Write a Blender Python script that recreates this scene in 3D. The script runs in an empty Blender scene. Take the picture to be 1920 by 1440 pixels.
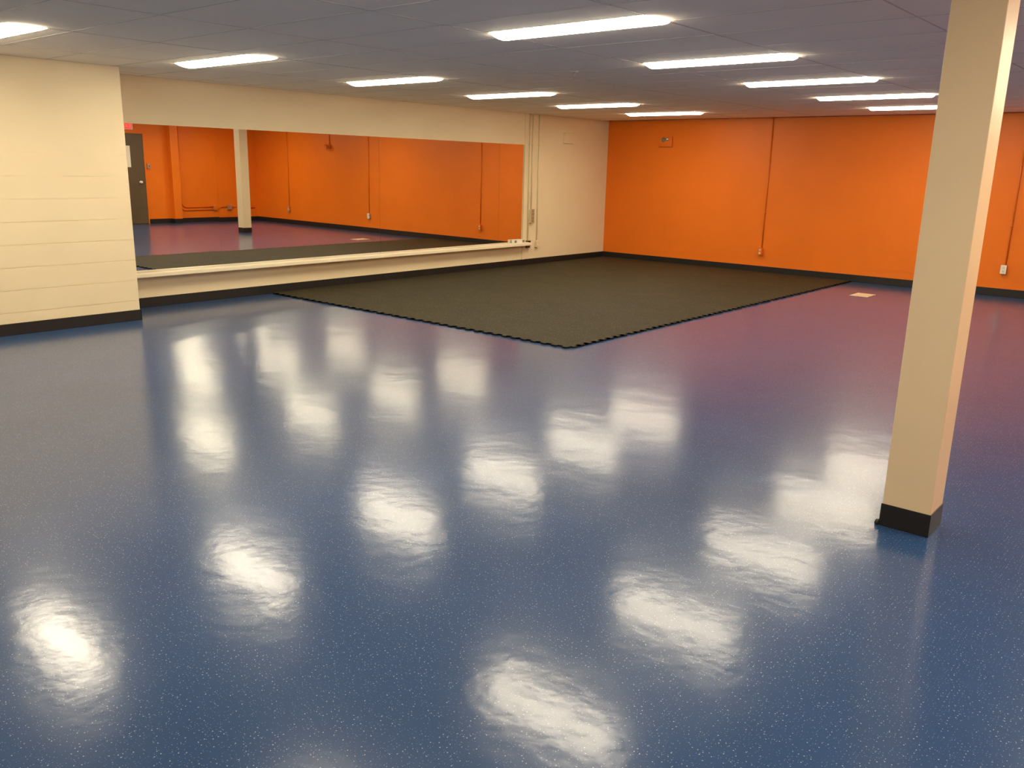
import bpy, bmesh, math, random
from mathutils import Matrix, Vector
random.seed(7)
scene = bpy.context.scene
COL = scene.collection

# ------------------------------------------------------------------ camera
F_PX, YAW, PITCH, ROLL = 1598.65, -0.700743, -0.248169, 0.022177
CAM = Vector((9.1597, -13.4230, 1.5871))
fw = Vector((math.sin(YAW) * math.cos(PITCH), math.cos(YAW) * math.cos(PITCH), math.sin(PITCH)))
rt = fw.cross(Vector((0, 0, 1))).normalized()
up = rt.cross(fw)
c_, s_ = math.cos(ROLL), math.sin(ROLL)
rt, up = c_ * rt + s_ * up, -s_ * rt + c_ * up
cam_data = bpy.data.cameras.new('camera')
cam_data.sensor_width = 36.0
cam_data.lens = F_PX / 1920 * 36.0
cam_data.clip_start = 0.02
cam = bpy.data.objects.new('camera', cam_data)
COL.objects.link(cam)
cam.matrix_world = Matrix(((rt.x, up.x, -fw.x, CAM.x), (rt.y, up.y, -fw.y, CAM.y),
                           (rt.z, up.z, -fw.z, CAM.z), (0, 0, 0, 1)))
scene.camera = cam

# ------------------------------------------------------------------ world, exposure
world = bpy.data.worlds.new('world')
scene.world = world
world.use_nodes = True
world.node_tree.nodes['Background'].inputs[0].default_value = (1.0, 0.9, 0.75, 1)
world.node_tree.nodes['Background'].inputs[1].default_value = 0.0
scene.view_settings.view_transform = 'Standard'
scene.view_settings.look = 'None'
scene.view_settings.gamma = 1.0
scene.view_settings.use_curve_mapping = False
scene.view_settings.exposure = 0.0
LAMP_COLOR = (1.0, 0.86, 0.63)
LAMP_STRENGTH = 33.0

# ------------------------------------------------------------------ sizes (metres)
H = 2.44                    # ceiling
W = 11.30                   # right wall
Y0, Y1 = -16.0, 0.0         # room depth, far wall at y = 0
XN, YN = 0.70, -9.31        # face and end of the nearer, thicker left wall
BB = 0.108                  # baseboard height


# ------------------------------------------------------------------ materials
def new_mat(name):
    m = bpy.data.materials.new(name)
    m.use_nodes = True
    nt = m.node_tree
    return m, nt, nt.nodes['Principled BSDF']


def plain(name, col, rough=0.5, metal=0.0, var=0.0, scale=8.0, bump=0.0, bscale=60.0, spec=0.5):
    m, nt, b = new_mat(name)
    b.inputs['Base Color'].default_value = (*col, 1)
    b.inputs['Roughness'].default_value = rough
    b.inputs['Metallic'].default_value = metal
    b.inputs['Specular IOR Level'].default_value = spec
    geo = nt.nodes.new('ShaderNodeNewGeometry')
    if var > 0:
        n = nt.nodes.new('ShaderNodeTexNoise')
        n.inputs['Scale'].default_value = scale
        n.inputs['Detail'].default_value = 4
        nt.links.new(geo.outputs['Position'], n.inputs['Vector'])
        r = nt.nodes.new('ShaderNodeMapRange')
        r.inputs['From Min'].default_value = 0.3
        r.inputs['From Max'].default_value = 0.7
        r.inputs['To Min'].default_value = 1 - var
        r.inputs['To Max'].default_value = 1 + var
        nt.links.new(n.outputs['Fac'], r.inputs['Value'])
        mx = nt.nodes.new('ShaderNodeVectorMath')
        mx.operation = 'SCALE'
        mx.inputs[0].default_value = col
        nt.links.new(r.outputs['Result'], mx.inputs['Scale'])
        nt.links.new(mx.outputs['Vector'], b.inputs['Base Color'])
    if bump > 0:
        n2 = nt.nodes.new('ShaderNodeTexNoise')
        n2.inputs['Scale'].default_value = bscale
        n2.inputs['Detail'].default_value = 3
        nt.links.new(geo.outputs['Position'], n2.inputs['Vector'])
        bp = nt.nodes.new('ShaderNodeBump')
        bp.inputs['Strength'].default_value = 1.0
        bp.inputs['Distance'].default_value = bump
        nt.links.new(n2.outputs['Fac'], bp.inputs['Height'])
        nt.links.new(bp.outputs['Normal'], b.inputs['Normal'])
    return m


def floor_mat():
    m, nt, b = new_mat('blue_epoxy')
    L = nt.links
    geo = nt.nodes.new('ShaderNodeNewGeometry')
    # white chips broadcast in the blue resin
    def chips(scale, radius, keep):
        v = nt.nodes.new('ShaderNodeTexVoronoi')
        v.voronoi_dimensions = '2D'
        v.inputs['Scale'].default_value = scale
        L.new(geo.outputs['Position'], v.inputs['Vector'])
        lt = nt.nodes.new('ShaderNodeMath'); lt.operation = 'LESS_THAN'
        L.new(v.outputs['Distance'], lt.inputs[0])
        sp = nt.nodes.new('ShaderNodeSeparateColor')
        L.new(v.outputs['Color'], sp.inputs[0])
        rr = nt.nodes.new('ShaderNodeMapRange')          # chips of uneven size
        rr.inputs['To Min'].default_value = radius * 0.45
        rr.inputs['To Max'].default_value = radius * 1.25
        L.new(sp.outputs[1], rr.inputs['Value'])
        L.new(rr.outputs['Result'], lt.inputs[1])
        k = nt.nodes.new('ShaderNodeMath'); k.operation = 'LESS_THAN'
        k.inputs[1].default_value = keep
        L.new(sp.outputs[0], k.inputs[0])
        mu = nt.nodes.new('ShaderNodeMath'); mu.operation = 'MULTIPLY'
        L.new(lt.outputs[0], mu.inputs[0]); L.new(k.outputs[0], mu.inputs[1])
        return mu
    c1 = chips(62.0, 0.09, 0.38)
    c2 = chips(95.0, 0.10, 0.45)
    n = nt.nodes.new('ShaderNodeTexNoise')
    n.inputs['Scale'].default_value = 1.6
    n.inputs['Detail'].default_value = 5
    L.new(geo.outputs['Position'], n.inputs['Vector'])
    r = nt.nodes.new('ShaderNodeValToRGB')
    r.color_ramp.elements[0].position = 0.3
    r.color_ramp.elements[0].color = (0.020, 0.060, 0.160, 1)
    r.color_ramp.elements[1].position = 0.7
    r.color_ramp.elements[1].color = (0.024, 0.068, 0.180, 1)
    L.new(n.outputs['Fac'], r.inputs['Fac'])
    m1 = nt.nodes.new('ShaderNodeMixRGB')
    m1.inputs['Color2'].default_value = (0.46, 0.51, 0.57, 1)
    L.new(c1.outputs[0], m1.inputs['Fac']); L.new(r.outputs['Color'], m1.inputs['Color1'])
    m2 = nt.nodes.new('ShaderNodeMixRGB')
    m2.inputs['Color2'].default_value = (0.22, 0.32, 0.48, 1)
    L.new(c2.outputs[0], m2.inputs['Fac']); L.new(m1.outputs['Color'], m2.inputs['Color1'])
    L.new(m2.outputs['Color'], b.inputs['Base Color'])
    b.inputs['Roughness'].default_value = 0.36
    b.inputs['IOR'].default_value = 1.45
    b.inputs['Specular IOR Level'].default_value = 0.07
    b.inputs['Coat Weight'].default_value = 0.8
    b.inputs['Coat Roughness'].default_value = 0.165
    b.inputs['Coat IOR'].default_value = 1.5
    # trowelled waviness and fine orange peel of the resin
    h1 = nt.nodes.new('ShaderNodeTexNoise')
    h1.inputs['Scale'].default_value = 3.0
    h1.inputs['Detail'].default_value = 2
    L.new(geo.outputs['Position'], h1.inputs['Vector'])
    h2 = nt.nodes.new('ShaderNodeTexNoise')
    h2.inputs['Scale'].default_value = 16.0
    h2.inputs['Detail'].default_value = 2
    L.new(geo.outputs['Position'], h2.inputs['Vector'])
    a1 = nt.nodes.new('ShaderNodeMath'); a1.operation = 'MULTIPLY'; a1.inputs[1].default_value = 0.0026
    L.new(h1.outputs['Fac'], a1.inputs[0])
    a2 = nt.nodes.new('ShaderNodeMath'); a2.operation = 'MULTIPLY_ADD'; a2.inputs[1].default_value = 0.00065
    L.new(h2.outputs['Fac'], a2.inputs[0]); L.new(a1.outputs[0], a2.inputs[2])
    bp = nt.nodes.new('ShaderNodeBump')
    bp.inputs['Strength'].default_value = 1.0
    bp.inputs['Distance'].default_value = 1.0
    L.new(a2.outputs[0], bp.inputs['Height'])
    L.new(bp.outputs['Normal'], b.inputs['Normal'])
    L.new(bp.outputs['Normal'], b.inputs['Coat Normal'])
    return m


def rubber_mat():
    m, nt, b = new_mat('flecked_rubber')
    L = nt.links
    geo = nt.nodes.new('ShaderNodeNewGeometry')
    v = nt.nodes.new('ShaderNodeTexVoronoi')
    v.voronoi_dimensions = '2D'
    v.inputs['Scale'].default_value = 60.0
    L.new(geo.outputs['Position'], v.inputs['Vector'])
    lt = nt.nodes.new('ShaderNodeMath'); lt.operation = 'LESS_THAN'; lt.inputs[1].default_value = 0.25
    L.new(v.outputs['Distance'], lt.inputs[0])
    sp = nt.nodes.new('ShaderNodeSeparateColor')
    L.new(v.outputs['Color'], sp.inputs[0])
    k = nt.nodes.new('ShaderNodeMath'); k.operation = 'LESS_THAN'; k.inputs[1].default_value = 0.12
    L.new(sp.outputs[0], k.inputs[0])
    mu = nt.nodes.new('ShaderNodeMath'); mu.operation = 'MULTIPLY'
    L.new(lt.outputs[0], mu.inputs[0]); L.new(k.outputs[0], mu.inputs[1])
    n = nt.nodes.new('ShaderNodeTexNoise')
    n.inputs['Scale'].default_value = 2.5
    n.inputs['Detail'].default_value = 6
    L.new(geo.outputs['Position'], n.inputs['Vector'])
    r = nt.nodes.new('ShaderNodeValToRGB')
    r.color_ramp.elements[0].position = 0.3
    r.color_ramp.elements[0].color = (0.027, 0.0225, 0.009, 1)
    r.color_ramp.elements[1].position = 0.75
    r.color_ramp.elements[1].color = (0.036, 0.030, 0.0125, 1)
    L.new(n.outputs['Fac'], r.inputs['Fac'])
    m1 = nt.nodes.new('ShaderNodeMixRGB')
    m1.inputs['Color2'].default_value = (0.15, 0.12, 0.06, 1)
    L.new(mu.outputs[0], m1.inputs['Fac']); L.new(r.outputs['Color'], m1.inputs['Color1'])
    mp = nt.nodes.new('ShaderNodeMapping')
    mp.inputs['Rotation'].default_value = (0, 0, 0.65)
    mp.inputs['Scale'].default_value = (1.1, 14.0, 1.0)
    L.new(geo.outputs['Position'], mp.inputs['Vector'])
    sn = nt.nodes.new('ShaderNodeTexNoise'); sn.inputs['Scale'].default_value = 1.0; sn.inputs['Detail'].default_value = 4
    L.new(mp.outputs['Vector'], sn.inputs['Vector'])
    sr = nt.nodes.new('ShaderNodeMapRange')
    sr.inputs['From Min'].default_value = 0.66; sr.inputs['From Max'].default_value = 0.76
    sr.inputs['To Max'].default_value = 0.35
    L.new(sn.outputs['Fac'], sr.inputs['Value'])
    m3 = nt.nodes.new('ShaderNodeMixRGB'); m3.inputs['Color2'].default_value = (0.12, 0.10, 0.055, 1)
    L.new(sr.outputs['Result'], m3.inputs['Fac']); L.new(m1.outputs['Color'], m3.inputs['Color1'])
    L.new(m3.outputs['Color'], b.inputs['Base Color'])
    b.inputs['Roughness'].default_value = 0.75
    b.inputs['Specular IOR Level'].default_value = 0.25
    return m


def emission(name, col, strength, base=(0.8, 0.8, 0.8)):
    m, nt, b = new_mat(name)
    b.inputs['Base Color'].default_value = (*base, 1)
    b.inputs['Emission Color'].default_value = (*col, 1)
    b.inputs['Emission Strength'].default_value = strength
    return m


M_CREAM = plain('cream_wall_paint', (0.80, 0.69, 0.455), 0.45, var=0.02, scale=2, bump=0.0004, bscale=120, spec=0.3)
M_ORANGE = plain('orange_wall_paint', (0.80, 0.185, 0.010), 0.45, var=0.03, scale=2, bump=0.0004, bscale=120, spec=0.3)
M_PILLAR = plain('cream_column_paint', (0.77, 0.64, 0.41), 0.4, var=0.015, scale=3, spec=0.35)
M_TILE = plain('ceiling_tile_fibre', (0.97, 0.885, 0.76), 0.9, var=0.015, scale=3, bump=0.0006, bscale=180, spec=0.1)
M_TEE = plain('ceiling_tee_gap_shade', (0.60, 0.56, 0.50), 0.5, spec=0.2)  # tees coloured darker to stand in for the shadow gap between tiles
M_PLENUM = plain('plenum_dark', (0.3, 0.29, 0.28), 0.9)
M_BASE = plain('black_vinyl_base', (0.016, 0.015, 0.014), 0.4, var=0.1, scale=6, spec=0.4)
M_FRONT = plain('bounce_white_wall', (0.90, 0.87, 0.80), 0.5)  # unseen wall, white chosen to bounce light onto ceiling and column
M_FLOOR = floor_mat()
M_RUBBER = rubber_mat()
M_RUBBER_EDGE = plain('black_rubber_edge', (0.008, 0.008, 0.007), 0.8, spec=0.2)
M_LAMP = emission('lit_diffuser', LAMP_COLOR, LAMP_STRENGTH)
M_LAMPFRAME = plain('white_lamp_enamel', (0.8, 0.79, 0.75), 0.4)
M_MIRROR, _nt, _b = new_mat('silvered_glass')
_b.inputs['Base Color'].default_value = (0.86, 0.86, 0.80, 1)
_b.inputs['Metallic'].default_value = 1.0
_b.inputs['Roughness'].default_value = 0.004
M_MIRROREDGE = plain('mirror_edge_glass', (0.10, 0.16, 0.12), 0.2)
M_WHITEPAINT = plain('ivory_gloss_paint', (0.88, 0.80, 0.58), 0.35, var=0.02, scale=5)
M_IVORY = plain('ivory_plastic', (0.78, 0.68, 0.50), 0.35)
M_WHITEPLASTIC = plain('white_plastic', (0.82, 0.78, 0.66), 0.35)
M_STEEL = plain('galvanised_steel', (0.55, 0.52, 0.46), 0.35, metal=0.8, var=0.08, scale=40)
M_GREY = plain('grey_plastic', (0.22, 0.20, 0.15), 0.5)
M_DARK = plain('dark_slot', (0.02, 0.018, 0.015), 0.6)
M_BROWN = plain('brown_steel_box', (0.16, 0.06, 0.03), 0.5, var=0.15, scale=60)
M_TAN = plain('tan_plastic', (0.42, 0.31, 0.17), 0.45)
M_DOOR = plain('dark_brown_door_paint', (0.105, 0.075, 0.042), 0.4, var=0.05, scale=4)
M_PAPER = plain('white_paper', (0.85, 0.82, 0.70), 0.8)
M_RED = emission('lit_red_sign', (1.0, 0.055, 0.04), 1.0, (0.3, 0.02, 0.02))
M_REDPALE = emission('lit_letter', (1.0, 0.22, 0.16), 1.0, (0.3, 0.1, 0.1))
M_ORANGEMETAL = plain('orange_painted_steel', (0.74, 0.17, 0.012), 0.35, spec=0.4)
M_CREAMMETAL = plain('cream_painted_steel', (0.80, 0.68, 0.44), 0.35, spec=0.4)
M_FROST = plain('clear_lamp_lens', (0.85, 0.80, 0.68), 0.15)
M_BRASSVENT = plain('almond_enamel_register', (0.85, 0.72, 0.48), 0.3, spec=0.6)
M_DUCT = plain('dark_duct', (0.09, 0.05, 0.03), 0.7)


# ------------------------------------------------------------------ mesh helpers
def box(bm, x0, x1, y0, y1, z0, z1, bev=0.0):
    vs = [bm.verts.new(p) for p in ((x0, y0, z0), (x1, y0, z0), (x1, y1, z0), (x0, y1, z0),
                                    (x0, y0, z1), (x1, y0, z1), (x1, y1, z1), (x0, y1, z1))]
    fs = [bm.faces.new([vs[i] for i in q]) for q in
          ((3, 2, 1, 0), (4, 5, 6, 7), (0, 1, 5, 4), (1, 2, 6, 5), (2, 3, 7, 6), (3, 0, 4, 7))]
    if bev > 0:
        es = list({e for f in fs for e in f.edges})
        bmesh.ops.bevel(bm, geom=es, offset=bev, segments=2, profile=0.5, affect='EDGES')


def tube(bm, pts, r, seg=10):
    pts = [Vector(p) for p in pts]
    rings = []
    prev = None
    for i, p in enumerate(pts):
        if i == 0: t = pts[1] - p
        elif i == len(pts) - 1: t = p - pts[i - 1]
        else: t = (pts[i + 1] - p).normalized() + (p - pts[i - 1]).normalized()
        t.normalize()
        a = Vector((1, 0, 0)) if abs(t.x) < 0.9 else Vector((0, 1, 0))
        if prev is not None: a = prev
        u = (a - t * a.dot(t)).normalized()
        prev = u
        v = t.cross(u)
        rings.append([bm.verts.new(p + r * (math.cos(k * 2 * math.pi / seg) * u + math.sin(k * 2 * math.pi / seg) * v)) for k in range(seg)])
    for a, b in zip(rings[:-1], rings[1:]):
        for k in range(seg):
            f = bm.faces.new((a[k], a[(k + 1) % seg], b[(k + 1) % seg], b[k]))
            f.smooth = True
    bm.faces.new(rings[0][::-1]); bm.faces.new(rings[-1])


def lathe(bm, prof, origin, axis, seg=20):
    """prof: (radius, distance along axis)"""
    axis = Vector(axis).normalized()
    a = Vector((1, 0, 0)) if abs(axis.x) < 0.9 else Vector((0, 1, 0))
    u = (a - axis * a.dot(axis)).normalized(); v = axis.cross(u)
    o = Vector(origin)
    rings = []
    for r, d in prof:
        rings.append([bm.verts.new(o + axis * d + max(r, 1e-5) * (math.cos(k * 2 * math.pi / seg) * u + math.sin(k * 2 * math.pi / seg) * v)) for k in range(seg)])
    for p, q in zip(rings[:-1], rings[1:]):
        for k in range(seg):
            f = bm.faces.new((p[k], p[(k + 1) % seg], q[(k + 1) % seg], q[k])); f.smooth = True
    bm.faces.new(rings[0][::-1]); bm.faces.new(rings[-1])


def arc(c, r, a0, a1, n, plane='yz'):
    out = []
    for i in range(n + 1):
        a = a0 + (a1 - a0) * i / n
        out.append((c[0], c[1] + r * math.cos(a), c[2] + r * math.sin(a)))
    return out


def obj(name, bm, mat, parent=None, loc=None):
    if parent is not None and loc is None:
        pl = parent.location + (parent.parent.location if parent.parent else Vector())
        if pl.length > 0: bmesh.ops.translate(bm, verts=bm.verts, vec=-pl)
    bmesh.ops.recalc_face_normals(bm, faces=bm.faces)
    me = bpy.data.meshes.new(name)
    bm.to_mesh(me); bm.free()
    me.materials.append(mat)
    o = bpy.data.objects.new(name, me)
    COL.objects.link(o)
    if parent is not None: o.parent = parent
    if loc is not None: o.location = loc
    return o


def inst(name, mesh, parent, loc, rotz=0.0):
    o = bpy.data.objects.new(name, mesh)
    COL.objects.link(o)
    o.parent = parent; o.location = loc; o.rotation_euler = (0, 0, rotz)
    return o


def bx(name, mat, parent, *a, bev=0.0):
    bm = bmesh.new(); box(bm, *a, bev=bev)
    return obj(name, bm, mat, parent)


def tb(name, mat, parent, pts, r, seg=10):
    bm = bmesh.new(); tube(bm, pts, r, seg)
    return obj(name, bm, mat, parent)


def lt(name, mat, parent, prof, origin, axis, seg=20):
    bm = bmesh.new(); lathe(bm, prof, origin, axis, seg)
    return obj(name, bm, mat, parent)


def tag(o, label, cat, group=None):
    o['label'] = label; o['category'] = cat
    if group: o['group'] = group
    return o


def thing(name, label, cat, loc, group=None):
    o = bpy.data.objects.new(name, None)
    o.empty_display_size = 0.1
    COL.objects.link(o); o.location = loc
    return tag(o, label, cat, group)


def struct(name, mat, label, *a):
    o = bx(name, mat, None, *a)
    o['kind'] = 'structure'; o['label'] = label; o['category'] = name.split('_')[0]
    return o


# ================================================================== THE SETTING
floor = struct('floor', M_FLOOR, 'glossy blue resin floor with white flecks and lamp reflections', -0.3, W + 0.3, Y0 - 0.2, 0.3, -0.15, 0.0)
ceiling = struct('ceiling', M_PLENUM, 'white suspended tile ceiling with flush strip lights', -0.3, W + 0.3, Y0 - 0.2, 0.3, H + 0.09, H + 0.2)
wall_back = struct('wall_back', M_ORANGE, 'orange painted block wall at the far end behind the black mat', -0.3, W + 0.3, 0.0, 0.2, 0.0, H + 0.09)
wall_left = struct('wall_left', M_CREAM, 'cream wall that carries the long mirror', -0.2, 0.0, YN - 0.4, 0.0, 0.0, H + 0.09)
wall_near = struct('wall_left_near', M_CREAM, 'cream block wall standing forward at the left edge', -0.2, XN, Y0, YN, 0.0, H + 0.09)
wall_right = struct('wall_right', M_ORANGE, 'orange wall with brown door seen only in the mirror', W, W + 0.2, Y0, 0.0, 0.0, H + 0.09)
wall_front = struct('wall_front', M_FRONT, 'unseen wall behind the camera, made white to bounce light', -0.2, W + 0.2, Y0 - 0.2, Y0, 0.0, H + 0.09)

# baseboards
def base(name, label, *a):
    o = bx(name, M_BASE, None, *a, bev=0.003)
    o['kind'] = 'structure'; o['label'] = label; o['category'] = 'baseboard'
base('baseboard_left', 'black rubber baseboard under the mirror wall', 0.004, 0.014, YN, -0.012, 0, BB)
base('baseboard_left_near', 'black rubber baseboard on the nearer cream wall', XN + 0.004, XN + 0.014, Y0, YN + 0.012, 0, BB)
base('baseboard_left_return', 'short black baseboard around the end of the nearer cream wall', 0.016, XN + 0.014, YN + 0.002, YN + 0.012, 0, BB)
base('baseboard_back', 'black rubber baseboard along the far orange wall', 0.0, W, -0.014, -0.004, 0, BB)
base('baseboard_right', 'black rubber baseboard along the orange wall with the door', W - 0.012, W - 0.002, -2.29, -0.014, 0, BB)
base('baseboard_right_near', 'black rubber baseboard between the door and the orange pilaster', W - 0.012, W - 0.002, -3.1, -2.51, 0, BB)

# painted concrete blocks: laid in running bond, bed joints slightly recessed, butt joints painted shut
BLK_L, BLK_H, GAP, PROUD = 0.4064, 0.2032, 0.007, 0.003
def blk_mesh(w, axis):
    bm = bmesh.new()
    if axis == 'y': box(bm, -0.001, PROUD, 0, w, 0, BLK_H - GAP)
    else: box(bm, 0, w, -PROUD, 0.001, 0, BLK_H - GAP)
    # soften the exposed long arrises
    bmesh.ops.recalc_face_normals(bm, faces=bm.faces)
    me = bpy.data.meshes.new('block'); bm.to_mesh(me); bm.free()
    return me
_blk = {}
def lay(parent, axis, a0, a1, fixed, mat, rows=range(12), limit=300, flip=False):
    n = 0
    for r in rows:
        z = r * BLK_H + 0.002
        off = (BLK_L / 2) if r % 2 else 0.0
        p = a0 - off
        while p < a1 - 1e-4:
            s, e = max(p, a0), min(p + BLK_L, a1)
            p += BLK_L
            if e - s < 0.02: continue
            key = (round(e - s, 3), axis, mat.name)
            if key not in _blk:
                _blk[key] = blk_mesh(e - s, axis); _blk[key].materials.append(mat)
            loc = (fixed, s, z) if axis == 'y' else (s, fixed, z)
            inst('block', _blk[key], parent, loc); n += 1
    return n
lay(wall_near, 'y', YN - 8 * BLK_L, YN, XN, M_CREAM)
lay(wall_left, 'y', -2.36, 0.0, 0.0, M_CREAM)
lay(wall_left, 'y', YN, -2.40, 0.0, M_CREAM, rows=range(0, 2))
lay(wall_back, 'x', 0.0, 20 * BLK_L, 0.0, M_ORANGE)
# rest of the far wall (behind the column, seen small in the mirror): courses joined
bm = bmesh.new()
for r in range(12):
    box(bm, 20 * BLK_L, W, -PROUD, 0.001, r * BLK_H + 0.002, (r + 1) * BLK_H + 0.002 - GAP)
o = obj('block_courses', bm, M_ORANGE, wall_back); o['kind'] = 'stuff'
bm = bmesh.new()
for r in range(12):
    box(bm, XN - 0.001, XN + PROUD, Y0, YN - 8 * BLK_L, r * BLK_H + 0.002, (r + 1) * BLK_H + 0.002 - GAP)
o = obj('block_courses', bm, M_CREAM, wall_near); o['kind'] = 'stuff'

# smooth panel over the mirror, and the upright strip closing its right side
trim = bx('trim_1', M_CREAM, None, 0.0, 0.016, YN + 0.001, -2.40, 1.955, H + 0.006)
trim['kind'] = 'structure'; trim['label'] = 'smooth cream plaster band between mirror and ceiling'; trim['category'] = 'trim'
trim = bx('trim_2', M_CREAM, None, 0.0, 0.026, -2.40, -2.345, BB, H + 0.006, bev=0.004)
trim['kind'] = 'structure'; trim['label'] = 'narrow cream upright strip beside the right end of the mirror'; trim['category'] = 'trim'

# orange pilaster on the right wall (only in the mirror)
pil = bx('trim_3', M_ORANGE, None, W - 0.19, W, -2.5, -2.3, 0.0, H + 0.006, bev=0.004)
pil['kind'] = 'structure'; pil['label'] = 'orange pilaster seen in the mirror left of the conduit'; pil['category'] = 'pilaster'
bm = bmesh.new(); box(bm, W - 0.202, W, -2.512, -2.288, 0.0, BB, bev=0.003)
obj('base_trim', bm, M_BASE, pil)

# ------------------------------------------------------------------ suspended ceiling
GX = [0.25 + 1.2205 * k for k in range(-1, 11)]         # main tees run along the room
GX = [max(0.0, min(W, x)) for x in GX if -1.3 < x < W + 1.2]
GX = sorted(set(round(x, 4) for x in GX))
P = 0.61
GY = [-8.76 + P * k for k in range(-12, 15)]
GY = sorted({round(max(Y0, min(0.0, y)), 4) for y in GY if Y0 - P < y < P})
# fittings: (x left, y centre); each row's last is unseen, added for light
ROW_A = [(1.50, y) for y in (-1.63, -3.40, -5.22, -7.09, -9.05, -10.89, -12.74)]
ROW_B = [(5.15, y) for y in (-1.56, -3.30, -5.14, -6.97, -8.86, -10.74, -12.57)]
ROW_C = [(8.81, y) for y in (-1.56, -3.30, -5.14, -6.97, -8.86, -10.74, -12.57)]
LX, LY = 1.215, 0.305
lamps = [(x, y, 'A', i) for i, (x, y) in enumerate(ROW_A)] + [(x, y, 'B', i) for i, (x, y) in enumerate(ROW_B)] + [(x, y, 'C', i) for i, (x, y) in enumerate(ROW_C)]
TZ = H + 0.0012
_tile = {}
def tile(x0, x1, y0, y1):
    if x1 - x0 < 0.04 or y1 - y0 < 0.04: return
    key = (round(x1 - x0, 3), round(y1 - y0, 3))
    if key not in _tile:
        bm = bmesh.new(); box(bm, 0.002, x1 - x0 - 0.002, 0.002, y1 - y0 - 0.002, 0, 0.015)
        bmesh.ops.recalc_face_normals(bm, faces=bm.faces)
        me = bpy.data.meshes.new('ceiling_tile'); bm.to_mesh(me); bm.free(); me.materials.append(M_TILE)
        _tile[key] = me
    inst('ceiling_tile', _tile[key], ceiling, (x0, y0, TZ))
def over(cell, lamp):
    x0, x1, y0, y1 = cell; lx, ly = lamp[0], lamp[1]
    return x0 < lx + 0.7 < x1 and y0 < ly + LY / 2 - 0.01 and y1 > ly - LY / 2 + 0.01
extra_tees = []
back_tiles = bmesh.new()
for i in range(len(GX) - 1):
    for j in range(len(GY) - 1):
        cell = (GX[i], GX[i + 1], GY[j], GY[j + 1])
        if cell[3] <= -13.6:                              # behind the camera
            box(back_tiles, cell[0] + .002, cell[1] - .002, cell[2] + .002, cell[3] - .002, TZ, TZ + .015)
            continue
        cuts = [(cell[2], cell[3])]
        for l in lamps:
            if over(cell, l):
                a, b = l[1] - LY / 2, l[1] + LY / 2
                new = []
                for (p, q) in cuts:
                    if a > p: new.append((p, min(a, q)))
                    if b < q: new.append((max(b, p), q))
                cuts = new
        for (p, q) in cuts:
            tile(cell[0], cell[1], p, q)
o = obj('ceiling_tiles_behind', back_tiles, M_TILE, ceiling); o['kind'] = 'stuff'
for x in GX[1:-1]:
    bx('main_tee', M_TEE, ceiling, x - 0.007, x + 0.007, Y0, 0.0, H, H + 0.0012)
for y in GY[1:-1]:
    # cross tees stop at fittings
    for i in range(len(GX) - 1):
        if any(over((GX[i], GX[i + 1], y - 0.012, y + 0.012), l) for l in lamps): continue
        bx('cross_tee', M_TEE, ceiling, GX[i] + 0.010, GX[i + 1] - 0.010, y - 0.006, y + 0.006, H, H + 0.0012)
for l in lamps:
    i = max(k for k in range(len(GX)) if GX[k] < l[0] + 0.7)
    for yy in (l[1] - LY / 2 - 0.010, l[1] + LY / 2 + 0.010):
        if all(abs(yy - g) > 0.03 for g in GY):
            bx('cross_tee', M_TEE, ceiling, GX[i] + 0.010, GX[i + 1] - 0.010, yy - 0.006, yy + 0.006, H, H + 0.0012)
# wall angle
bx('wall_angle', M_TEE, ceiling, 0.016, 0.036, YN, 0.0, H, H + 0.0012)
bx('wall_angle', M_TEE, ceiling, XN + 0.003, XN + 0.022, Y0, YN + 0.02, H, H + 0.0012)
bx('wall_angle', M_TEE, ceiling, 0.036, W, -0.022, -0.003, H, H + 0.0012)
bx('wall_angle', M_TEE, ceiling, W - 0.022, W, Y0, -0.022, H, H + 0.0012)

# ------------------------------------------------------------------ ceiling lights
def light(x, y, label):
    t = thing('ceiling_light', label, 'ceiling light', (x + LX / 2, y, H), 'flush strip lights in the ceiling')
    if light.meshes is None:
        bm = bmesh.new()
        hx, hy, w = LX / 2, LY / 2, 0.012
        box(bm, -hx, hx, -hy, -hy + w, 0.0, 0.06); box(bm, -hx, hx, hy - w, hy, 0.0, 0.06)
        box(bm, -hx, -hx + w, -hy + w, hy - w, 0.0, 0.06); box(bm, hx - w, hx, -hy + w, hy - w, 0.0, 0.06)
        box(bm, -hx, hx, -hy, hy, 0.06, 0.075)
        fr = obj('frame', bm, M_LAMPFRAME, t, loc=(0, 0, 0))
        bm = bmesh.new()
        n = 12                                            # slightly bowed acrylic lens
        top = []; bot = []
        for k in range(n + 1):
            u = math.sin((-1 + 2 * k / n) * math.pi / 2)
            z = 0.002 - 0.033 * (1 - u * u)
            yy = u * (hy - w)
            bot.append((bm.verts.new((-hx + w, yy, z)), bm.verts.new((hx - w, yy, z))))
            top.append((bm.verts.new((-hx + w, yy, 0.012)), bm.verts.new((hx - w, yy, 0.012))))
        for k in range(n):
            bm.faces.new((bot[k][0], bot[k][1], bot[k + 1][1], bot[k + 1][0]))
            bm.faces.new((top[k][0], top[k + 1][0], top[k + 1][1], top[k][1]))
            for s in (0, 1):
                bm.faces.new((bot[k][s], bot[k + 1][s], top[k + 1][s], top[k][s]))
        bm.faces.new((bot[0][0], top[0][0], top[0][1], bot[0][1]))
        bm.faces.new((bot[n][0], bot[n][1], top[n][1], top[n][0]))
        df = obj('diffuser', bm, M_LAMP, t, loc=(0, 0, 0))
        light.meshes = (fr.data, df.data)
    else:
        inst('frame', light.meshes[0], t, (0, 0, 0)); inst('diffuser', light.meshes[1], t, (0, 0, 0))
    return t
light.meshes = None
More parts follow.
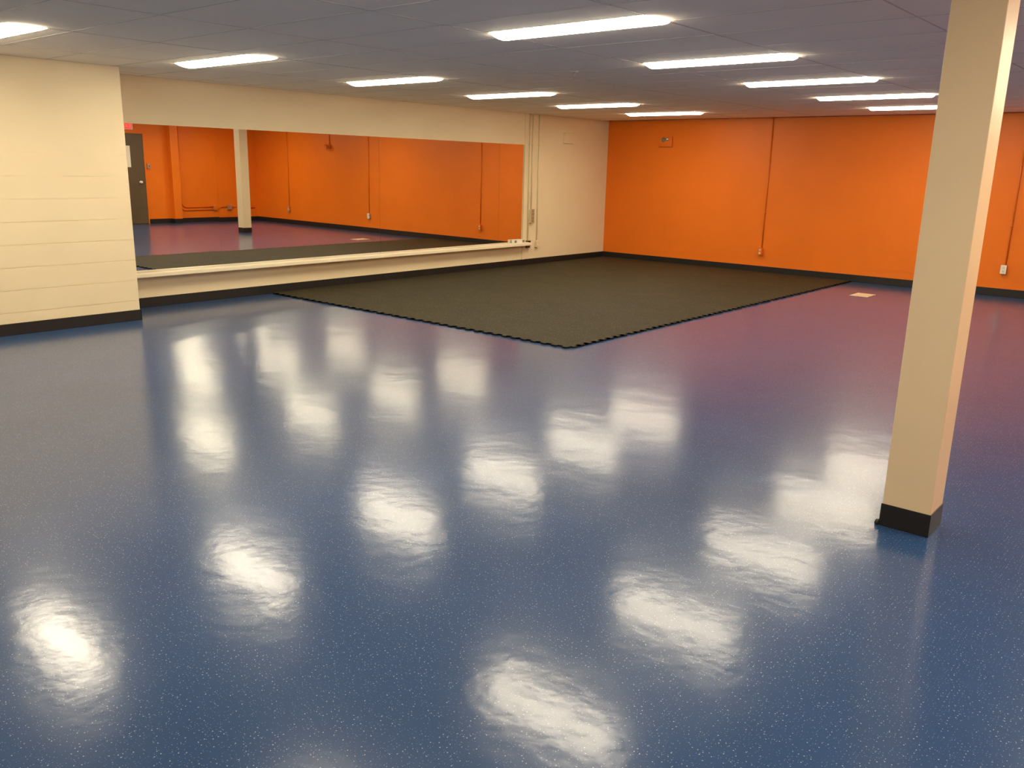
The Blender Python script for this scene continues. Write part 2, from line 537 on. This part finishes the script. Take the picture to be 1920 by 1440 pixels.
ORD = ['farthest', 'second farthest', 'third farthest', 'fourth farthest', 'fifth farthest', 'sixth farthest', 'added unseen as seventh farthest']
for x, y, row, i in lamps:
    if row == 'A': lab = 'lit flush strip light, %s in the left row along the mirror wall' % ORD[i]
    elif row == 'B': lab = 'lit flush strip light, %s in the middle row left of the near column' % ORD[i]
    else: lab = 'lit flush strip light, %s in the right row beyond the near column' % ORD[i]
    light(x, y, lab)

# ================================================================== THINGS
# square columns
def column(cx, cy, label):
    t = thing('square_column', label, 'column', (cx, cy, 0))
    bx('shaft', M_PILLAR, t, cx - 0.105, cx + 0.105, cy - 0.10, cy + 0.10, 0.0, H + 0.004, bev=0.003)
    b = bmesh.new(); box(b, cx - 0.109, cx + 0.109, cy - 0.104, cy + 0.104, 0.0, BB, bev=0.002)
    obj('base_trim', b, M_BASE, t)
    return t
near_col = column(8.19, -9.35, 'cream square column with black base standing near on the blue floor')
bm = bmesh.new()                                        # torn corner of the vinyl base
for dx, dy, r in ((-0.116, -0.106, .009), (-0.124, -0.100, .007), (-0.119, -0.094, .006)):
    lathe(bm, [(r * .6, 0), (r, 0.008), (r * .7, 0.02), (0.001, 0.026)], (8.19 + dx, -9.35 + dy, 0.0005), (0.2, 0, 1), 8)
o = obj('torn_vinyl', bm, M_BASE, near_col); o['kind'] = 'stuff'
column(8.10, -2.46, 'cream square column far back, seen only as reflection in the mirror')

# mirror in four abutting panels, leaning a hair forward at the top
mir = thing('wall_mirror', 'long frameless mirror in four panels on the cream wall above a ledge', 'mirror', (0.012, -5.87, 0.395))
ys = [YN + 0.01, -7.94, -5.49, -3.01, -2.43]
for k in range(4):
    a, b = ys[k] + (0.0005 if k == 1 else 0.0012), ys[k + 1] - (0.0005 if k == 0 else 0.0012)
    bm = bmesh.new()
    box(bm, -0.003, 0.003, -(b - a) / 2, (b - a) / 2, 0.0, 1.56)
    me = bpy.data.meshes.new('mirror_panel')
    bmesh.ops.recalc_face_normals(bm, faces=bm.faces)
    for f in bm.faces:
        f.material_index = 0 if f.normal.x > 0.5 else 1
    bm.to_mesh(me); bm.free()
    me.materials.append(M_MIRROR); me.materials.append(M_MIRROREDGE)
    p = inst('mirror_panel', me, mir, (0.0, (a + b) / 2 + 5.87, 0.0))
    p.rotation_euler = ((0, 0, 0.0), 0, 0)[0] if False else (0, [0.0036, 0.003, 0.0028, 0.003][k], [-0.0006, 0.0, 0.0006, -0.0005][k])

# ledge below the mirror
bm = bmesh.new(); box(bm, 0.004, 0.15, YN + 0.002, -2.30, 0.345, 0.393, bev=0.008)
tag(obj('mirror_ledge', bm, M_WHITEPAINT), 'long cream painted ledge running under the mirror', 'ledge')

# rubber mat with interlocking teeth on its two open edges
bm = bmesh.new()
MX, MY, PITCH_T, TD = 4.66, -7.29, 0.122, 0.036
def teeth(a, b, n):
    out = []
    for k in range(n):
        s = a + (b - a) * k / n; e = a + (b - a) * (k + 1) / n; d = e - s
        for u, h in ((0.0, 0), (0.18, 0.0), (0.26, 0.55), (0.22, 0.9), (0.34, 1), (0.62, 1), (0.72, 0.9), (0.68, 0.55), (0.78, 0.0)):
            out.append((s + d * u, h))
    return out
loop = []
nx, ny = round((MX - 0.02) / PITCH_T), round((-0.02 - MY) / PITCH_T)
for x, h in teeth(0.02, MX, nx): loop.append((x, MY + TD - h * TD))
for y, h in teeth(MY + TD, -0.02, ny): loop.append((MX - TD + h * TD, y))
loop.append((MX - TD, -0.02)); loop.append((0.02, -0.02))
clean = []
for p in loop:
    if not clean or (Vector(p) - Vector(clean[-1])).length > 1e-4: clean.append(p)
topv = [bm.verts.new((x, y, 0.016)) for x, y in clean]
botv = [bm.verts.new((x, y, 0.0005)) for x, y in clean]
tf = bm.faces.new(topv)
bmesh.ops.triangulate(bm, faces=[tf])
for k in range(len(clean)):
    f = bm.faces.new((topv[k], botv[k], botv[(k + 1) % len(clean)], topv[(k + 1) % len(clean)]))
    f.material_index = 1
mat_o = obj('rubber_mat', bm, M_RUBBER)
mat_o.data.materials.append(M_RUBBER_EDGE)
tag(mat_o, 'large black flecked rubber mat with toothed edges in the far corner', 'mat')

# floor register
reg = thing('floor_register', 'small pale slotted metal register in the floor near the far orange wall', 'vent', (5.30, -1.46, 0))
X0, X1, YA, YB = 5.185, 5.425, -1.64, -1.28
bx('duct_plate', M_DUCT, reg, X0 + 0.004, X1 - 0.004, YA + 0.01, YB - 0.01, 0.0005, 0.002)
for yy in (YA + 0.02, -1.466, YB - 0.032):
    bx('frame_bar', M_BRASSVENT, reg, X0, X1, yy, yy + 0.012, 0.0005, 0.004)
for k in range(9):
    x = X0 + 0.002 + k * 0.0272
    bx('slat', M_BRASSVENT, reg, x, x + 0.016, YA, YB, 0.003, 0.0075)

# ---- surface mounted outlets with conduits on the far wall
def far_outlet(x, label, plate, z=0.345):
    t = thing('surface_outlet', label, 'outlet', (x, 0, z), 'outlets fed by conduits on the far orange wall')
    tb('conduit', M_ORANGEMETAL, t, [(x + 0.012, -0.0135, z + 0.05), (x + 0.012, -0.0135, H + 0.004)], 0.009, 10)
    for zz in (0.95, 1.75):
        bm = bmesh.new()
        box(bm, x - 0.016, x + 0.040, -0.0055, -0.003, zz, zz + 0.022)
        tube(bm, [(x + 0.012, -0.0135, zz), (x + 0.012, -0.0135, zz + 0.022)], 0.0125, 10)
        obj('strap', bm, M_ORANGEMETAL, t)
    bx('box', M_ORANGEMETAL if plate is not M_WHITEPLASTIC else M_STEEL, t, x - 0.036, x + 0.036, -0.052, -0.003, z - 0.058, z + 0.058, bev=0.004)
    pl = bx('cover_plate', plate, t, x - 0.037, x + 0.037, -0.057, -0.052, z - 0.06, z + 0.06, bev=0.002)
    for s in (-1, 1):
        bm = bmesh.new(); lathe(bm, [(0.0165, 0), (0.0165, 0.003), (0.014, 0.005)], (x, -0.057, z + s * 0.024), (0, -1, 0), 16)
        so = obj('socket', bm, M_IVORY, t)
        bm = bmesh.new()
        for q in (-0.006, 0.006): box(bm, x + q - 0.0012, x + q + 0.0012, -0.0632, -0.0615, z + s * 0.024 - 0.003, z + s * 0.024 + 0.006)
        obj('slot', bm, M_DARK, so)
far_outlet(3.13, 'orange outlet box with pale sockets left of the column, fed by thin orange conduit', M_ORANGEMETAL)
far_outlet(6.69, 'pale outlet box right of the near column at the right edge, on the orange wall', M_WHITEPLASTIC, 0.375)
far_outlet(9.84, 'outlet box seen only in the mirror, nearest the reflected column', M_STEEL, 0.37)

# ---- emergency light pair high in the corner
em = thing('wall_alarm', 'small cream box high on the cream wall right of the mirror', 'alarm', (0, -1.23, 2.10))
bx('back_box', M_CREAMMETAL, em, 0.003, 0.045, -1.35, -1.11, 2.01, 2.19, bev=0.006)
bx('front_plate', M_CREAMMETAL, em, 0.045, 0.052, -1.345, -1.115, 2.015, 2.185, bev=0.003)
bm = bmesh.new()
for k in range(6): box(bm, 0.052, 0.0545, -1.31, -1.15, 2.04 + k * 0.021, 2.048 + k * 0.021)
obj('grille', bm, M_CREAMMETAL, em)
em = thing('emergency_lamp', 'small orange box with clear lamp high on the far orange wall', 'lamp', (1.225, 0, 2.085))
bx('back_box', M_ORANGEMETAL, em, 1.10, 1.35, -0.05, -0.003, 1.995, 2.17, bev=0.006)
bx('lamp_plate', M_ORANGEMETAL, em, 1.12, 1.33, -0.055, -0.05, 2.01, 2.155, bev=0.002)
lt('lens', M_GREY, em, [(0.040, 0), (0.038, 0.012), (0.026, 0.024), (0.0, 0.028)], (1.19, -0.055, 2.115), (0, -1, 0))
lt('lens', M_STEEL, em, [(0.030, 0), (0.028, 0.010), (0.018, 0.02), (0.0, 0.024)], (1.265, -0.055, 2.125), (0, -1, 0))

hn = thing('wall_horn', 'orange horn on a short conduit high on the wall, seen only in mirror', 'alarm', (8.13, 0, 1.94))
tb('conduit', M_ORANGEMETAL, hn, [(8.13, -0.016, 2.0), (8.13, -0.016, H + 0.004)], 0.0135)
lt('back_box', M_ORANGEMETAL, hn, [(0.055, 0), (0.055, 0.04)], (8.13, -0.003, 1.95), (0, -1, 0))
lt('horn', M_ORANGEMETAL, hn, [(0.03, 0), (0.035, 0.02), (0.055, 0.06), (0.072, 0.085), (0.066, 0.085), (0.02, 0.03)], (8.13, -0.043, 1.94), (0.35, -1, -0.1))
lt('lens', M_FROST, hn, [(0.018, 0), (0.016, 0.012), (0.0, 0.018)], (8.165, -0.06, 1.965), (0, -1, 0))

# ---- boxes and conduits on the cream wall right of the mirror
def cream_conduit(name, label, y, zlow, r=0.011):
    t = thing(name, label, 'outlet', (0, y, zlow))
    tb('conduit', M_CREAMMETAL, t, [(0.003 + r, y, zlow), (0.003 + r, y, H + 0.004)], r)
    for zz in (1.2, 1.95):
        bm = bmesh.new()
        box(bm, 0.003, 0.006, y - 0.03, y + 0.018, zz, zz + 0.02)
        tube(bm, [(0.003 + r, y, zz), (0.003 + r, y, zz + 0.02)], r + 0.002)
        obj('strap', bm, M_CREAMMETAL, t)
    return t
t = cream_conduit('junction_box', 'small open brown box at the right end of the mirror ledge', -2.262, 0.40)
bm = bmesh.new()
ya, yb, za, zb = -2.296, -2.216, 0.295, 0.412
box(bm, 0.003, 0.007, ya, yb, za, zb)
for q in ((ya, ya + 0.004, za, zb), (yb - 0.004, yb, za, zb), (ya, yb, za, za + 0.004), (ya, yb, zb - 0.004, zb)):
    box(bm, 0.007, 0.048, *q)
obj('box', bm, M_BROWN, t)
bx('terminal_block', M_DARK, t, 0.007, 0.03, ya + 0.02, yb - 0.02, za + 0.03, za + 0.085, bev=0.003)
bx('tab', M_IVORY, t, 0.044, 0.05, yb - 0.02, yb - 0.004, za + 0.004, za + 0.03)

t = cream_conduit('power_strip', 'tall tan outlet strip with dark sockets on cream wall right of mirror', -2.185, 0.92)
bx('box', M_CREAMMETAL, t, 0.003, 0.05, -2.225, -2.145, 0.70, 0.93, bev=0.004)
bx('cover_plate', M_TAN, t, 0.05, 0.055, -2.227, -2.143, 0.698, 0.932, bev=0.002)
for k, zz in enumerate((0.735, 0.78, 0.85, 0.895)):
    bm = bmesh.new(); lathe(bm, [(0.0165, 0), (0.0165, 0.003), (0.014, 0.005)], (0.055, -2.185, zz), (1, 0, 0), 16)
    so = obj('socket', bm, M_GREY, t)

t = cream_conduit('surface_outlet', 'cream outlet box under a thin conduit on the wall right of the ledge', -2.02, 0.38)
bx('box', M_CREAMMETAL, t, 0.003, 0.05, -2.056, -1.984, 0.292, 0.405, bev=0.004)
bx('cover_plate', M_CREAMMETAL, t, 0.05, 0.055, -2.058, -1.982, 0.29, 0.407, bev=0.002)
for s in (-1, 1):
    bm = bmesh.new(); lathe(bm, [(0.0165, 0), (0.0165, 0.003), (0.014, 0.005)], (0.055, -2.02, 0.348 + s * 0.024), (1, 0, 0), 16)
    obj('socket', bm, M_CREAMMETAL, t)

# low box standing on the right end of the ledge, against the mirror
t = thing('outlet_box', 'low pale box with two grey ends on the right end of the ledge', 'outlet', (0.06, -2.55, 0.393))
bx('body', M_WHITEPLASTIC, t, 0.03, 0.085, -2.69, -2.42, 0.393, 0.445, bev=0.004)
bx('end_socket', M_GREY, t, 0.083, 0.089, -2.683, -2.63, 0.400, 0.438, bev=0.002)
bx('end_socket', M_GREY, t, 0.083, 0.089, -2.48, -2.427, 0.400, 0.438, bev=0.002)

# sprinkler in the ceiling
t = thing('sprinkler_head', 'small round sprinkler in the ceiling above the black mat', 'sprinkler', (4.30, -6.89, H))
lt('escutcheon', M_LAMPFRAME, t, [(0.040, 0), (0.038, 0.006), (0.018, 0.012)], (4.30, -6.89, H + 0.004), (0, 0, -1))
lt('head', M_STEEL, t, [(0.012, 0), (0.012, 0.022), (0.006, 0.026), (0.006, 0.036), (0.024, 0.037), (0.024, 0.040)], (4.30, -6.89, H - 0.008), (0, 0, -1))

# ---- right wall, seen in the mirror: door, sign, switch, conduit run
d = thing('door_1', 'dark brown door under a red sign, seen at the left edge of mirror', 'door', (W, -3.57, 0))
d['kind'] = 'structure'
YD0, YD1, DH = -4.03, -3.115, 2.10
bx('door_leaf', M_DOOR, d, W - 0.045, W - 0.004, YD0, YD1, 0.008, DH, bev=0.003)
bm = bmesh.new()
box(bm, W - 0.055, W, YD1 + 0.003, YD1 + 0.028, 0, DH + 0.03); box(bm, W - 0.055, W, YD0 - 0.028, YD0 - 0.003, 0, DH + 0.03)
box(bm, W - 0.055, W, YD0 - 0.003, YD1 + 0.003, DH + 0.004, DH + 0.03)
obj('door_frame', bm, M_ORANGEMETAL, d)
kn = lt('door_knob', M_FROST, d, [(0.032, 0), (0.032, 0.006), (0.012, 0.012), (0.012, 0.03), (0.026, 0.038), (0.031, 0.05), (0.024, 0.062), (0.0, 0.066)], (W - 0.045, -3.235, 0.985), (-1, 0, 0))
tag(bx('paper_notice', M_PAPER, None, W - 0.0475, W - 0.0455, -3.66, -3.44, 1.33, 1.82), 'white paper sheet taped to the brown door, seen in mirror', 'notice')

ex = thing('exit_sign', 'lit red sign in pale housing above the brown door, seen in mirror', 'sign', (W, -3.41, 2.27))
bx('housing', M_WHITEPLASTIC, ex, W - 0.055, W - 0.002, -3.655, -3.33, 2.185, 2.345, bev=0.006)
bx('red_panel', M_RED, ex, W - 0.057, W - 0.055, -3.64, -3.36, 2.2, 2.335)
cu = bpy.data.curves.new('exit_letters', 'FONT')
cu.body = 'EXIT'; cu.size = 0.12; cu.align_x = 'CENTER'; cu.align_y = 'CENTER'; cu.extrude = 0.0006
to = bpy.data.objects.new('letters', cu); COL.objects.link(to)
me = bpy.data.meshes.new_from_object(to.evaluated_get(bpy.context.evaluated_depsgraph_get()))
bpy.data.objects.remove(to)
me.materials.clear(); me.materials.append(M_REDPALE)
o = bpy.data.objects.new('lettering', me); COL.objects.link(o); o.parent = ex
o.rotation_euler = (math.pi / 2, 0, -math.pi / 2); o.location = (-0.058, -0.09, -0.003)

sw = thing('light_switch', 'pale light switch on the orange wall beside the door, in mirror', 'switch', (W, -3.0, 1.36))
bx('plate', M_STEEL, sw, W - 0.045, W - 0.002, -3.036, -2.964, 1.30, 1.42, bev=0.003)
bx('toggle', M_DARK, sw, W - 0.055, W - 0.045, -3.006, -2.994, 1.345, 1.375)

cr = thing('conduit_run', 'orange conduits bending from the wall top to two low boxes, in mirror', 'conduit', (W, -2.17, 0))
xc = W - 0.016
run = [(xc, -2.20, H + 0.004), (xc, -2.20, 0.50)] + arc((xc, -2.07, 0.50), 0.13, math.pi, 1.5 * math.pi, 6)[1:] + [(xc, -1.34, 0.37)]
tb('conduit', M_ORANGEMETAL, cr, run, 0.0125)
run = [(xc, -2.165, H + 0.004), (xc, -2.165, 0.47)] 
run = [(xc, -2.235, 0.55), (xc, -2.235, 0.42)] + arc((xc, -2.115, 0.42), 0.12, math.pi, 1.5 * math.pi, 6)[1:] + [(xc, -1.34, 0.30)]
tb('conduit', M_ORANGEMETAL, cr, run, 0.0125)
bx('box', M_STEEL, cr, W - 0.055, W - 0.002, -1.36, -1.245, 0.285, 0.40, bev=0.004)
bx('cover_plate', M_ORANGEMETAL, cr, W - 0.059, W - 0.055, -1.362, -1.243, 0.283, 0.402)
run = [(xc, -1.25, 0.33), (xc, -1.18, 0.33), (xc, -1.10, 0.375), (xc, -0.92, 0.375)]
tb('conduit', M_ORANGEMETAL, cr, run, 0.0105)
bx('box', M_STEEL, cr, W - 0.055, W - 0.002, -0.93, -0.815, 0.305, 0.42, bev=0.004)
pl = bx('cover_plate', M_STEEL, cr, W - 0.060, W - 0.055, -0.93, -0.815, 0.345, 0.42, bev=0.002)
tb('conduit', M_ORANGEMETAL, cr, [(xc, -0.82, 0.375), (xc, -0.62, 0.375), (xc, -0.55, 0.34), (xc, -0.1, 0.34)], 0.0105)
